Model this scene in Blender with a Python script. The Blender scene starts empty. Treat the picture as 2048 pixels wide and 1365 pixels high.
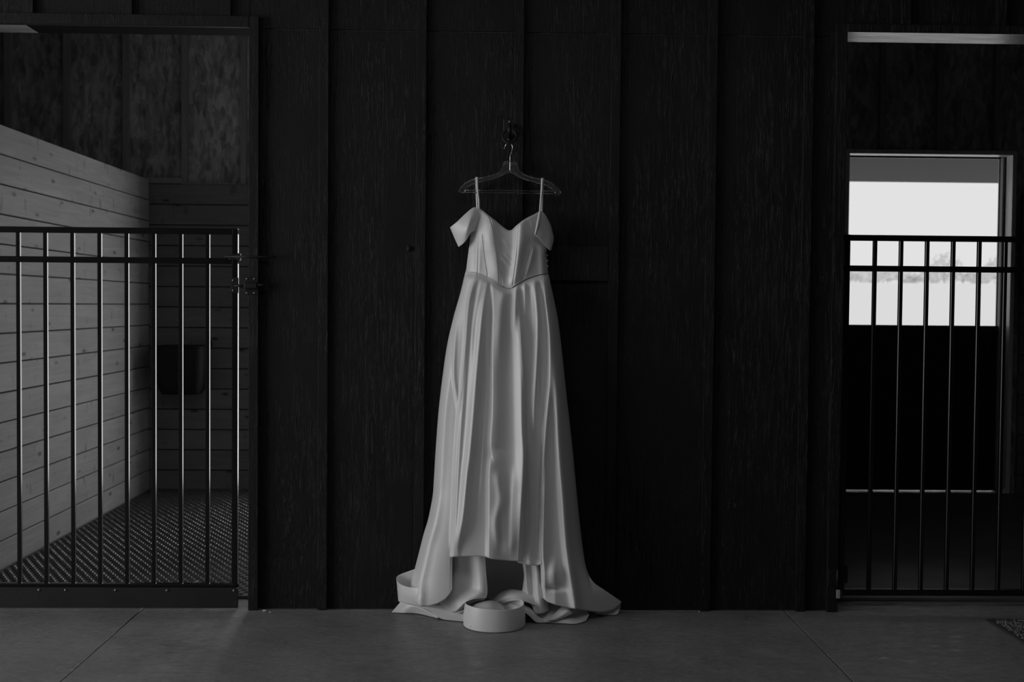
import bpy, bmesh, math, random
import numpy as np
from mathutils import Vector, Matrix

random.seed(7); np.random.seed(7)
SC = bpy.context.scene
COL = SC.collection

# ------------------------------------------------------------------ camera
FPX = 2275.0                              # focal length for a 2048 px wide frame (40 mm on 36 mm)
CAM = np.array([0.0, -4.802, 1.2945])
YAW, PITCH, ROLL = 0.0218, 0.0310, -0.00885
def cam_axes():
    r = np.array([1, 0, 0.]); d = np.array([0, 0, -1.]); w = np.array([0, 1., 0])
    c, s = math.cos(YAW), math.sin(YAW);     r, w = c*r - s*w, c*w + s*r
    c, s = math.cos(PITCH), math.sin(PITCH); w, d = c*w + s*d, c*d - s*w
    c, s = math.cos(ROLL), math.sin(ROLL);   r, d = c*r + s*d, c*d - s*r
    return r, d, w
AXR, AXD, AXW = cam_axes()
cd = bpy.data.cameras.new('camera'); cam = bpy.data.objects.new('camera', cd); COL.objects.link(cam)
cd.sensor_width = 36.0; cd.lens = FPX/2048*36; cd.clip_start = 0.05; cd.clip_end = 2000
m = Matrix.Identity(4)
for i in range(3):
    m[i][0] = AXR[i]; m[i][1] = -AXD[i]; m[i][2] = -AXW[i]; m[i][3] = CAM[i]
cam.matrix_world = m
cd.dof.use_dof = True; cd.dof.focus_distance = 4.7; cd.dof.aperture_fstop = 3.5
SC.camera = cam

# ------------------------------------------------------------------ world, daylight, exposure
wd = bpy.data.worlds.new('overcast_sky'); SC.world = wd; wd.use_nodes = True
bg = wd.node_tree.nodes['Background']
bg.inputs[0].default_value = (0.76, 0.76, 0.76, 1); bg.inputs[1].default_value = 1.0
def area(name, loc, rot, sx, sy, power, spread=180):
    l = bpy.data.lights.new(name, 'AREA'); l.shape = 'RECTANGLE'; l.size = sx; l.size_y = sy
    l.energy = power; l.spread = math.radians(spread)
    o = bpy.data.objects.new(name, l); COL.objects.link(o); o.location = loc; o.rotation_euler = rot
    return o
# daylight pouring through the open barn doors at the left end of the aisle
area('barn_doorway_daylight', (-6.48, -2.7, 1.6), (0, -math.pi/2, 0), 3.0, 4.2, 140)
# fill light added above the aisle to lift the dress and floor
area('aisle_overhead_fill', (-.6, -2.7, 3.49), (0, 0, 0), 4.0, 1.2, 9)
# daylight through the fully opened outside door of the left stall
area('stall_doorway_daylight', (-0.733, 3.22, 1.18), (-math.pi/2, 0, 0), 1.08, 2.3, 21)
SC.view_settings.view_transform = 'Standard'; SC.view_settings.look = 'None'
SC.view_settings.exposure = 0.0; SC.view_settings.gamma = 1.0
SC.view_settings.use_curve_mapping = False

# ------------------------------------------------------------------ helpers
def W(px, py, d):
    """point seen at (px, py) of the photograph standing d metres in front of the siding"""
    v = (px-1024)/FPX*AXR + (py-682.5)/FPX*AXD + AXW
    t = (-d - CAM[1])/v[1]
    return CAM + t*v
def Wn(px, py, d):
    px, py, d = np.broadcast_arrays(np.asarray(px, float), np.asarray(py, float), np.asarray(d, float))
    v = ((px-1024)/FPX)[..., None]*AXR + ((py-682.5)/FPX)[..., None]*AXD + AXW
    t = (-d - CAM[1])/v[..., 1]
    return CAM + t[..., None]*v

def obj(name, me, mat=None, parent=None, smooth=False):
    o = bpy.data.objects.new(name, me); COL.objects.link(o)
    if mat is not None and not me.materials: me.materials.append(mat)
    if parent is not None: o.parent = parent
    if smooth:
        me.polygons.foreach_set('use_smooth', [True]*len(me.polygons))
    return o
def mesh_of(bm, name):
    bmesh.ops.recalc_face_normals(bm, faces=bm.faces)
    me = bpy.data.meshes.new(name); bm.to_mesh(me); bm.free(); return me
def b_box(bm, x0, x1, y0, y1, z0, z1, bev=0.0):
    r = bmesh.ops.create_cube(bm, size=1.0)
    vs = r['verts']
    for v in vs:
        v.co = Vector(((x0+x1)/2 + v.co.x*(x1-x0), (y0+y1)/2 + v.co.y*(y1-y0), (z0+z1)/2 + v.co.z*(z1-z0)))
    if bev > 0:
        es = list({e for v in vs for e in v.link_edges})
        bmesh.ops.bevel(bm, geom=es, offset=bev, segments=1, affect='EDGES', profile=0.5)
def box(name, x0, x1, y0, y1, z0, z1, mat, parent=None, bev=0.0):
    bm = bmesh.new(); b_box(bm, x0, x1, y0, y1, z0, z1, bev)
    return obj(name, mesh_of(bm, name), mat, parent)
def boxes(name, lst, mat, parent=None, bev=0.0):
    bm = bmesh.new()
    for b in lst: b_box(bm, *b, bev)
    return obj(name, mesh_of(bm, name), mat, parent)
def catmull(pts, n):
    pts = np.asarray(pts, float); k = len(pts)
    t = np.linspace(0, k-1, n); i = np.clip(t.astype(int), 0, k-2); f = (t-i)[:, None]
    g = lambda j: pts[np.clip(j, 0, k-1)]
    p0 = np.where((i == 0)[:, None], 2*pts[0]-pts[1], g(i-1)); p1 = g(i); p2 = g(i+1)
    p3 = np.where((i == k-2)[:, None], 2*pts[-1]-pts[-2], g(i+2))
    return .5*(2*p1 + (p2-p0)*f + (2*p0-5*p1+4*p2-p3)*f**2 + (3*p1-p0-3*p2+p3)*f**3)
def b_tube(bm, pts, r, seg=8, smooth_n=None, cap=True):
    pts = np.asarray(pts, float)
    if smooth_n: pts = catmull(pts, smooth_n)
    n = len(pts); rr = np.broadcast_to(np.asarray(r, float), (n,))
    T = np.gradient(pts, axis=0); T /= np.linalg.norm(T, axis=1)[:, None] + 1e-12
    up = np.array([0, 1., 0]) if abs(T[0][1]) < .9 else np.array([1., 0, 0])
    rings = []
    for i in range(n):
        a = np.cross(T[i], up); a /= np.linalg.norm(a)+1e-12; b = np.cross(T[i], a); up = np.cross(a, T[i])
        rings.append([bm.verts.new(pts[i] + rr[i]*(math.cos(2*math.pi*k/seg)*a + math.sin(2*math.pi*k/seg)*b)) for k in range(seg)])
    for i in range(n-1):
        for k in range(seg):
            bm.faces.new((rings[i][k], rings[i][(k+1) % seg], rings[i+1][(k+1) % seg], rings[i+1][k]))
    if cap:
        bm.faces.new(rings[0]); bm.faces.new(rings[-1])
def tube(name, pts, r, mat, parent=None, seg=8, smooth_n=None):
    bm = bmesh.new(); b_tube(bm, pts, r, seg, smooth_n)
    return obj(name, mesh_of(bm, name), mat, parent, smooth=True)
def disc(name, c, r, h, mat, parent=None, seg=12):
    """a round screw or button head facing the aisle"""
    bm = bmesh.new()
    b_tube(bm, [c, (c[0], c[1]-h*.6, c[2]), (c[0], c[1]-h, c[2])], [r, r, r*.55], seg)
    return obj(name, mesh_of(bm, name), mat, parent, smooth=True)
def grid_mesh(name, P, closed=False):
    """P: rows x cols x 3"""
    n, mcol = P.shape[:2]
    idx = np.arange(n*mcol).reshape(n, mcol)
    f = np.stack([idx[:-1, :-1], idx[:-1, 1:], idx[1:, 1:], idx[1:, :-1]], -1).reshape(-1, 4)
    me = bpy.data.meshes.new(name); me.from_pydata(P.reshape(-1, 3).tolist(), [], f.tolist()); me.update()
    return me
def empty(name, loc=(0, 0, 0)):
    o = bpy.data.objects.new(name, None); COL.objects.link(o); o.location = loc; o.empty_display_size = .1
    return o
def rebase(parent):
    """keep children where they were modelled although the parent stands elsewhere"""
    bpy.context.view_layer.update()
    for c in parent.children: c.matrix_parent_inverse = parent.matrix_world.inverted()
def tag(o, label, cat, group=None):
    o['label'] = label; o['category'] = cat
    if group: o['group'] = group
    return o
def struct(o, label=None):
    o['kind'] = 'structure'
    if label: o['label'] = label
    return o

# ------------------------------------------------------------------ materials
class NT:
    def __init__(s, name):
        s.m = bpy.data.materials.new(name); s.m.use_nodes = True; s.t = s.m.node_tree
        s.b = s.t.nodes['Principled BSDF']
    def n(s, typ, **kw):
        x = s.t.nodes.new(typ)
        for k, v in kw.items():
            if k in x.inputs.keys() if isinstance(k, str) else False: x.inputs[k].default_value = v
            else: setattr(x, k, v)
        return x
    def l(s, a, b): s.t.links.new(a, b)
    def coord(s, scale=(1, 1, 1), rot=(0, 0, 0), rand=False):
        tc = s.n('ShaderNodeTexCoord'); mp = s.n('ShaderNodeMapping')
        mp.inputs['Scale'].default_value = scale; mp.inputs['Rotation'].default_value = rot
        s.l(tc.outputs['Object'], mp.inputs['Vector'])
        if rand:
            oi = s.n('ShaderNodeObjectInfo'); mu = s.n('ShaderNodeVectorMath', operation='SCALE')
            cb = s.n('ShaderNodeCombineXYZ')
            for k in range(3): s.l(oi.outputs['Random'], cb.inputs[k])
            s.l(cb.outputs[0], mu.inputs[0]); mu.inputs['Scale'].default_value = 37.0
            s.l(mu.outputs[0], mp.inputs['Location'])
        return mp.outputs[0]
    def noise(s, vec, scale, detail=4, rough=.55, dist=0):
        x = s.n('ShaderNodeTexNoise'); x.inputs['Scale'].default_value = scale; x.inputs['Detail'].default_value = detail
        x.inputs['Roughness'].default_value = rough; x.inputs['Distortion'].default_value = dist
        s.l(vec, x.inputs['Vector']); return x.outputs['Fac']
    def ramp(s, fac, stops):
        x = s.n('ShaderNodeValToRGB'); e = x.color_ramp.elements
        while len(e) < len(stops): e.new(.5)
        for i, (p, v) in enumerate(stops):
            e[i].position = p; e[i].color = (v, v, v, 1)
        s.l(fac, x.inputs[0]); return x.outputs[0]
    def mul(s, a, b, op='MULTIPLY', fac=1.0):
        x = s.n('ShaderNodeMix', data_type='RGBA', blend_type=op); x.inputs[0].default_value = fac
        s.l(a, x.inputs[6]); s.l(b, x.inputs[7]); return x.outputs[2]
    def bump(s, h, dist, strength=1.0, prev=None):
        x = s.n('ShaderNodeBump'); x.inputs['Distance'].default_value = dist; x.inputs['Strength'].default_value = strength
        s.l(h, x.inputs['Height'])
        if prev: s.l(prev, x.inputs['Normal'])
        s.l(x.outputs[0], s.b.inputs['Normal']); return x.outputs[0]
    def base(s, v=None, link=None, rough=.6, spec=.5, metal=0):
        if v is not None: s.b.inputs['Base Color'].default_value = (v, v, v, 1)
        if link is not None: s.l(link, s.b.inputs['Base Color'])
        s.b.inputs['Roughness'].default_value = rough; s.b.inputs['Specular IOR Level'].default_value = spec
        s.b.inputs['Metallic'].default_value = metal
        return s

def mat_plain(name, v, rough=.5, spec=.5, metal=0): return NT(name).base(v, None, rough, spec, metal).m

def mat_siding():
    """dark painted siding with a pressed wood grain"""
    t = NT('dark_painted_siding')
    c = t.coord((1, 1, .055)); base = t.coord((1, 1, .5))
    g = t.noise(c, 95, 3, .6, 1.4)
    mask = t.ramp(t.noise(base, 3.2, 2, .5), [(.40, 0.0), (.66, 1)])
    g2 = t.ramp(g, [(.52, 0), (.60, 1), (.70, .2)])
    h = t.mul(g2, mask)
    fine = t.noise(t.coord((1, 1, .25)), 260, 3, .7)
    b1 = t.bump(fine, .0016, .9)
    t.bump(h, .007, 1.0, b1)
    col = t.ramp(t.noise(base, 5, 4), [(.3, .0105), (.75, .0165)])
    grain_glint = t.ramp(t.mul(h, t.ramp(t.noise(t.coord((1, 1, .3)), 60, 3, .7), [(.45, 0), (.62, 1)])), [(0, 0), (1, .05)])  # light caught on the raised grain, painted in as paler flecks
    col = t.mul(col, grain_glint, 'ADD')
    return t.base(None, col, .55, .18).m

def mat_pine(name, lo, hi, axis, rough=.6, knots=True):
    """sawn softwood, grain along axis 'x', 'y' or 'z'"""
    t = NT(name)
    sc = {'x': (.06, 1, 1), 'y': (1, .06, 1), 'z': (1, 1, .06)}[axis]
    g = t.noise(t.coord(sc, rand=True), 42, 5, .6, .8)
    broad = t.noise(t.coord({'x': (.25, 1, 1), 'y': (1, .25, 1), 'z': (1, 1, .25)}[axis], rand=True), 5, 3)
    col = t.mul(t.ramp(g, [(.25, .72), (.75, 1.0)]), t.ramp(broad, [(.3, lo), (.7, hi)]))
    if knots:
        v = t.n('ShaderNodeTexVoronoi'); v.inputs['Scale'].default_value = 7.0
        v.inputs['Randomness'].default_value = 1
        ks = {'x': (.62, 1, 1.5), 'y': (1, .62, 1.5), 'z': (1, 1, .6)}[axis]
        t.l(t.coord(ks, rand=True), v.inputs['Vector'])
        col = t.mul(col, t.ramp(v.outputs['Distance'], [(.06, .25), (.10, .6), (.17, 1)]))
        # long dark resin streaks standing across the grain like saw marks
        st = t.noise(t.coord({'x': (1.9, 1, .8), 'y': (1, 1.9, .8), 'z': (1, 1, 1)}[axis], rand=True), 9, 3, .55)
        col = t.mul(col, t.ramp(st, [(.27, .62), (.37, 1)]))
    t.bump(g, .0012, .7)
    return t.base(None, col, rough, .3).m

def mat_header():
    """planed header board with a worn gloss"""
    t = NT('glossy_header_wood')
    g = t.noise(t.coord((.05, 1, 1)), 60, 5, .65, 1.0); b = t.noise(t.coord((.3, 1, 1)), 14, 4, .6)
    t.base(None, t.mul(t.ramp(g, [(.3, .5), (.7, 1)]), t.ramp(b, [(.3, .35), (.7, .75)])), .3, .6)
    t.l(t.ramp(t.mul(g, b), [(.12, .30), (.45, .14)]), t.b.inputs['Roughness']); t.bump(g, .0008, .35)
    return t.m

def mat_osb():
    t = NT('oriented_strand_board')
    out = None
    for k, (a, s) in enumerate(((.5, 34), (-.7, 27), (1.5, 44))):
        v = t.n('ShaderNodeTexVoronoi'); v.inputs['Scale'].default_value = s
        t.l(t.coord((1, 1, .38), (0, a, 0)), v.inputs['Vector'])
        sp = t.n('ShaderNodeSeparateColor'); t.l(v.outputs['Color'], sp.inputs[0])
        r = t.ramp(sp.outputs[0], [(.1, .74), (.45, 1.0), (.9, 1.12)])
        out = r if out is None else t.mul(out, r)
    big = t.ramp(t.noise(t.coord((1, 1, .6)), 2.6, 3), [(.3, .36), (.7, .62)])
    t.bump(out, .002, .5)
    return t.base(None, t.mul(out, big), .7, .3).m

def mat_concrete():
    t = NT('trowelled_concrete')
    a = t.noise(t.coord((1, 1, 1)), 2.1, 5, .6, .4); b = t.noise(t.coord((1, 1.0, 1)), 34, 5, .65)
    col = t.mul(t.ramp(a, [(.28, .18), (.72, .27)]), t.ramp(b, [(.3, .82), (.72, 1.12)]))
    sw = t.noise(t.coord((.55, 1.3, 1), (0, 0, .5)), 17, 5, .7, 1.2)
    b1 = t.bump(sw, .004, .7); t.bump(b, .0006, .7, b1)
    rg = t.mul(t.ramp(a, [(.3, .45), (.7, .8)]), t.ramp(sw, [(.35, .45), (.62, .9)]))
    t.base(None, col, .5, .45); t.l(rg, t.b.inputs['Roughness']); return t.m

def mat_satin():
    t = NT('ivory_satin')
    n1 = t.noise(t.coord((1, 1, .35)), 16, 3, .5)
    weave = t.noise(t.coord((1, 1, 1)), 700, 2, .6)
    b1 = t.bump(n1, .004, .35); t.bump(weave, .0004, .5, b1)
    t.base(.74, None, .40, .7)
    t.b.inputs['Coat Weight'].default_value = .08; t.b.inputs['Coat Roughness'].default_value = .3
    t.b.inputs['Sheen Weight'].default_value = .12; t.b.inputs['Sheen Roughness'].default_value = .4
    return t.m

def mat_rubber(name, lo, hi, rough=.5):
    t = NT(name); a = t.noise(t.coord(), 7, 4); b = t.noise(t.coord(), 120, 3)
    t.bump(b, .001, .6)
    return t.base(None, t.ramp(a, [(.3, lo), (.7, hi)]), rough, .5).m

def mat_clear():
    t = NT('clear_plastic'); t.base(.9, None, .06, .5)
    t.b.inputs['Transmission Weight'].default_value = .975; t.b.inputs['IOR'].default_value = 1.46
    return t.m

M = dict(
    siding=mat_siding(), osb=mat_osb(), concrete=mat_concrete(), satin=mat_satin(),
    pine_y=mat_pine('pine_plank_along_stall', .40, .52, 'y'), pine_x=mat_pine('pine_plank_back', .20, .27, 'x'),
    header=mat_header(),
    stud=mat_pine('stud_wood', .36, .46, 'z', knots=False), jamb=mat_pine('door_jamb_wood', .78, .92, 'z', .25, knots=False),
    black=NT('black_powder_coat').base(.006, None, .22, .55).m,
    kick=mat_rubber('black_kick_board', .010, .016, .5),
    iron=mat_plain('black_iron', .010, .5, .4), steel=mat_plain('bright_steel', .75, .22, .5, 1.0),
    screw=mat_plain('zinc_screw', .3, .4, .5, 1.0),
    mat=mat_rubber('stall_mat_rubber', .050, .075, .42), bucket=mat_rubber('black_bucket_plastic', .006, .009, .75),
    doormat=mat_rubber('dark_mat_fibre', .03, .07, .6), pebble=mat_rubber('mat_pebbles', .05, .28, .6),
    clear=mat_clear(), dark=mat_plain('dark_paint', .02, .6), door=mat_rubber('black_stall_door', .010, .014, .6),
    soffit=mat_plain('pale_porch_roof', .11, .7, .2), snow=mat_plain('snow', .93, .8, .1),
    bright_twigs=mat_plain('overexposed_twigs', .85, .9, .05), bark=mat_plain('grey_bark', .6, .9, .1),  # overexposed look of the far trees put into their pale colour
    ceil=mat_plain('pale_ceiling_boards', .33, .8, .1),
    smoothmat=mat_rubber('smooth_grey_mat', .09, .15, .45),
    unlit_header=mat_plain('unlit_header_black', .006, .9, .05),  # black standing in for shade under the left header
    straw=mat_plain('pale_straw', .6, .7), button=mat_plain('satin_button', .8, .25, .6),
)

# ------------------------------------------------------------------ room shell
ZH = 2.445            # underside of the stall headers
XA, XB = -2.20, -0.998       # left stall opening
XC, XD = 1.501, 2.72         # right stall opening
ZC = 3.5
fl = struct(box('floor', -6.7, 6.8, -6.7, 3.3, -.30, -.012, M['concrete']), 'bare concrete barn floor with sawn joints')
JX = [-6.5, -4.12, -1.446, 1.279, 4.0]
xs = [-6.65] + JX + [6.6]
bm_cache = {}
for i in range(len(xs)-1):
    for (y0, y1) in ((-6.6, -3.0), (-2.996, 0.16)):
        if xs[i] < -4.5 and False: continue
        box('floor_slab', xs[i]+(.0025 if i else 0), xs[i+1]-.0025, y0, y1, -.02, 0, M['concrete'], fl, .0015)
box('floor_slab', -6.65, 6.6, .162, 3.25, -.02, -.002, M['concrete'], fl)
struct(boxes('ceiling', [(-6.65, 6.75, -6.75, -3.3, ZC, ZC+.1), (-6.65, 6.75, -2.1, 3.3, ZC, ZC+.1), (-6.65, -2.6, -3.3, -2.1, ZC, ZC+.1), (1.4, 6.75, -3.3, -2.1, ZC, ZC+.1)], M['ceil']))

# front wall carrying the dress
cy0, cy1 = .012, .15
wf = struct(boxes('wall_front', [
    (XB, XC, cy0, cy1, 0, ZH+.04), (-6.65, XA, cy0, cy1, 0, ZH+.04), (XD, 6.6, cy0, cy1, 0, ZH+.04),
    (-6.65, 6.6, cy0, cy1, ZH+.04, ZC)], M['osb']), 'dark board and batten barn wall with two stall openings')
ps = M['siding']
for (a, b) in ((XB, -.688), (-.688, .531), (.531, XC), (-6.65, XA), (XD, 6.6)):
    box('siding_panel', a+.001, b-.001, 0, cy0, .004, 2.4385, ps, wf)
for a, b, z0 in ((-6.65, -5.2, 2.4425), (-5.2, -3.126, 2.4425), (-3.126, XA, 2.4425), (XA, XB, ZH+.04), (XB, -.688, 2.4425), (-.688, .531, 2.4425),
                 (.531, XC, 2.4425), (XC, XD, ZH+.04), (XD, 4.2, 2.4425), (4.2, 6.6, 2.4425)):
    box('siding_panel', a+.001, b-.001, 0, cy0, z0, ZC, ps, wf)
BW, BT = .041, .019
for k in range(-14, 15):
    xr = -.6683 + .4064*k
    x0, x1 = xr-BW, xr
    low = 0.003
    if XA-.07 < xr < XB+.06 or XC-.1 < xr-BW/2 < XD+.07: low = ZH+.042
    if not -6.4 < xr < 6.5: continue
    box('batten', x0, x1, -BT, 0, low, ZC, ps, wf, .0018)
# casings round the two openings
CT = .026
box('casing', XB, XB+.041, -CT, 0, .002, ZH+.042, ps, wf, .002)
box('casing', XA-.041, XA, -CT, 0, .002, ZH+.042, ps, wf, .002)
box('head_casing', XA-.04, XB-.0005, -CT, 0, ZH-.004, ZH+.042, ps, wf, .002)
box('casing', XC-.046, XC, -CT, 0, .002, ZH+.046, ps, wf, .002)
box('casing', XD, XD+.041, -CT, 0, .002, ZH+.046, ps, wf, .002)
box('head_casing', XC+.0005, XD-.0005, -CT-.001, 0, ZH+.0105, ZH+.046, ps, wf, .002)
box('header_board', XA, -1.93, 0, .15, ZH, ZH+.038, M['header'], wf)
box('header_board', -1.93, XB, 0, .15, ZH, ZH+.038, M['unlit_header'], wf)  # shaded length of the same board, its darkness put into the colour
box('header_board', XC, XD, -.025, .15, ZH+.010, ZH+.040, M['header'], wf)
# horizontal cover board behind the dress
box('cover_board', .147, .508, -.018, 0, 1.402, 1.549, M['siding'], wf, .0015)

# the rest of the barn, outside the frame
ZD = 3.2
struct(boxes('wall_left', [(-6.65, -6.5, -6.6, -4.85, 0, ZC), (-6.65, -6.5, -.55, 3.25, 0, ZC), (-6.65, -6.5, -4.85, -.55, ZD, ZC)], M['dark']))
struct(box('wall_right', 6.6, 6.75, -6.6, 3.3, 0, ZC, M['dark']))
struct(box('wall_rear', -6.65, 6.75, -6.75, -6.6, 0, ZC, M['dark']))

# back wall of the stalls
YB = 3.05                     # face of the back planks
DOORS = ((-1.30, -.165), (2.495, 3.632))
ZDO = 2.368
oy0, oy1 = 3.135, 3.25
rects = []
xx = [-6.65] + [v for d in DOORS for v in d] + [6.6]
for a, b in zip(xx[0::2], xx[1::2]): rects.append((a, b, oy0, oy1, 0, ZC))
for a, b in DOORS: rects.append((a, b, oy0, oy1, ZDO, ZC))
wb = struct(boxes('wall_back', rects, M['osb']), 'strand board back wall of the stalls with studs and planks')
SY0 = YB+.038
for k in range(-9, 17):
    xs_ = -2.912 + .402*k
    if xs_ < -6.4 or xs_ > 6.4: continue
    if any(a-.05 < xs_+.019 < b+.05 for a, b in DOORS):
        box('stud', xs_, xs_+.037, SY0, oy0, ZDO+.04, ZC, M['stud'], wb)
    else:
        box('stud', xs_, xs_+.037, SY0, oy0, 0, ZC, M['stud'], wb)
NP, PH = 15, .1405
def plank_run(parent, x0, x1):
    me = None
    for k in range(NP):
        if me is None:
            o = box('plank', x0, x1, YB, YB+.038, .004, .004+PH-.006, M['pine_x'], parent, .003); me = o.data
        else:
            o = obj('plank', me, None, parent)
        o.location.z = k*PH; o.location.y = random.uniform(-.0015, .0015)
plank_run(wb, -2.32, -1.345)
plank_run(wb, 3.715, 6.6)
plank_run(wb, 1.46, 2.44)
box('blocking', -2.47, -2.098, YB+.02, oy0, 2.112, 2.150, M['stud'], wb)
box('blocking', -2.10, -1.70, YB+.01, oy0, 2.108, 2.116, M['stud'], wb)

# stall partitions
wl = struct(box('wall_partition_left', -2.42, -2.352, .15, 3.13, 0, 2.12, M['stud']), 'pine plank partition on the left side of the left stall')
me = None; PL = .1424
for k in range(15):
    if me is None:
        o = box('plank', -2.352, -2.318, .15, 3.05, .004, .004+PL-.0055, M['pine_y'], wl, .003); me = o.data
    else: o = obj('plank', me, None, wl)
    o.location.z = k*PL; o.location.x = random.uniform(-.002, .002)
struct(box('wall_partition_middle', 1.34, 1.46, .15, 3.13, 0, ZC, M['pine_y']))
struct(box('wall_partition_right', 5.1, 5.2, .15, 3.13, 0, ZC, M['pine_y']))

# outside doors: frames, stops and the closed lower halves
for n_, (a, b) in enumerate(DOORS):
    d = struct(empty('door_%d' % (n_+1), ((a+b)/2, 3.2, 0)), 'half-height black stable door with its upper half open' if n_ else None)
    o_ = 0 if n_ else 1
    for nm, bb, mt in (
        ('side_jamb', (a-.03, a, YB-.012, 3.26, 0, ZDO+.03), M['jamb']), ('side_jamb', (b, b+.03, YB-.012, 3.26, 0, ZDO+.03), M['jamb']),
        ('head_jamb', (a, b, YB-.012, 3.26, ZDO, ZDO+.03), M['jamb']),
        ('door_stop', (b-.018, b, 3.15, 3.19, 0.02, ZDO), M['stud']), ('door_stop', (a, a+.012, 3.15, 3.19, 0.02, ZDO), M['stud']),
        ('lower_leaf', (a+.006-o_*1.14, b-.012-o_*1.14, 3.195+o_*.09, 3.225+o_*.09, .007, 1.176), M['door']),
        ('rail', (a+.006-o_*1.14, b-.012-o_*1.14, 3.18+o_*.09, 3.195+o_*.09, 1.06, 1.182), M['door']), ('rail', (a+.006-o_*1.14, b-.012-o_*1.14, 3.18+o_*.09, 3.195+o_*.09, .010, .15), M['door']),
        ('stile', (a+.006-o_*1.14, a+.10-o_*1.14, 3.18+o_*.09, 3.195+o_*.09, .15, 1.06), M['door']), ('stile', (b-.106-o_*1.14, b-.012-o_*1.14, 3.18+o_*.09, 3.195+o_*.09, .15, 1.06), M['door']),
        ('latch', (b-.05-o_*1.14, b-.016-o_*1.14, 3.165+o_*.09, 3.181+o_*.09, 1.12, 1.16), M['iron'])):
        q_ = box(nm, *bb, mt, leaf if nm in ('rail', 'stile', 'latch') else d, .0015)
        if nm == 'lower_leaf': leaf = q_
    rebase(d)

# ------------------------------------------------------------------ outdoors
nx, ny = 60, 60
gx = np.linspace(-140, 220, nx); gy = np.concatenate([np.linspace(-140, 3.2, 20), np.linspace(3.4, 330, ny-20)])
GX, GY = np.meshgrid(gx, gy)
tt = np.clip((GY-8)/190, 0, 1); rise = -.22 + 5.95*tt*tt*(3-2*tt) + np.clip(GY-198, 0, 999)*.012
inside = (GX > -6.9) & (GX < 7) & (GY < 3.4) & (GY > -7)
rise = np.where(inside, -.4, rise)
o = obj('snow_field', grid_mesh('snow_field', np.stack([GX, GY, rise], -1)), M['snow'], None, True)
struct(o, 'open snowy field outside the stall door')
pr = empty('porch_roof', (3.2, 5.0, -.22))
tag(pr, 'grey lean-to roof over the outside of the open stall door', 'roof')
bm = bmesh.new(); b_box(bm, .3, 6.4, 3.27, 5.6, 0, .06)
for v in bm.verts: v.co.z += 2.78 - (v.co.y-3.27)*.137
obj('roof_slab', mesh_of(bm, 'roof_slab'), M['soffit'], pr)
for x in (.6, 6.1): box('roof_post', x-.07, x+.07, 5.35, 5.49, -.25, 2.50, M['stud'], pr)
rebase(pr)

def tree(x, y, z, h, w, label, seed):
    rs = np.random.RandomState(seed)
    t = tag(empty('pale_tree', (x, y, z)), label, 'tree', 'trees along the far field edge')
    bm = bmesh.new(); b_tube(bm, [(0, 0, -.3), (.06*h*.3, 0, h*.3), (0, .1, h*.72)], [.05*h*.5, .04*h*.5, .01*h], 6)
    for k in range(5):
        a = rs.uniform(0, 6.28); z0 = h*rs.uniform(.15, .45)
        b_tube(bm, [(0, 0, z0), (w*.3*math.cos(a), w*.3*math.sin(a), z0+h*.3)], [.02*h*.5, .006*h], 5)
    obj('trunk', mesh_of(bm, 'trunk'), M['bark'], t, True)
    n = 230; c = rs.normal(0, 1, (n, 3)); c /= np.linalg.norm(c, axis=1)[:, None]; c *= rs.uniform(.35, 1, (n, 1))**.6
    lump = 1 + .35*np.sin(c[:, 0:1]*5+seed)*np.cos(c[:, 2:3]*4+seed*2)
    c = c*lump*np.array([w*.5, w*.5, h*.42]) + np.array([0, 0, h*.52])
    c[:, 2] = np.maximum(c[:, 2], .1)
    V, F = [], []
    for p in c:
        a, b = rs.normal(0, .33, (2, 3))
        i = len(V); V += [p-a*.6, p+b*.6, p+a*.8, p-b*.6]; F.append((i, i+1, i+2, i+3))
    me = bpy.data.meshes.new('crown'); me.from_pydata([tuple(v) for v in V], [], F); me.update()
    obj('crown', me, M['bright_twigs'], t)
    return t
def ground_z(y):
    k = min(max((y-8)/190, 0), 1); return -.22+5.95*k*k*(3-2*k)+max(0, y-198)*.012
TREES = [(1702, 2.9, 7.5, 'low pale bush at the left jamb of the open stall door'),
         (1738, 2.8, 6.5, 'second pale bush from the left in the far treeline'),
         (1775, 2.7, 7.0, 'broad pale tree left of the gap in the far treeline'),
         (1822, 1.9, 4.6, 'small pale tree in the middle gap of the far treeline'),
         (1862, 3.4, 5.6, 'rounded pale tree just left of the tallest tree'),
         (1888, 5.6, 5.2, 'tallest pale tree of the far treeline'),
         (1926, 3.2, 6.2, 'pale tree just right of the tallest tree'),
         (1962, 3.0, 5.2, 'second pale tree from the right in the far treeline'),
         (1995, 4.4, 5.6, 'pale tree at the right jamb of the open stall door')]
for i, (px, h, w, lab) in enumerate(TREES):
    y = 192 + 9*math.sin(i*2.1)
    p = W(px, 560, -y)
    tree(p[0], y, ground_z(y)-.15, h*1.05, w, lab, 11+i)

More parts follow.
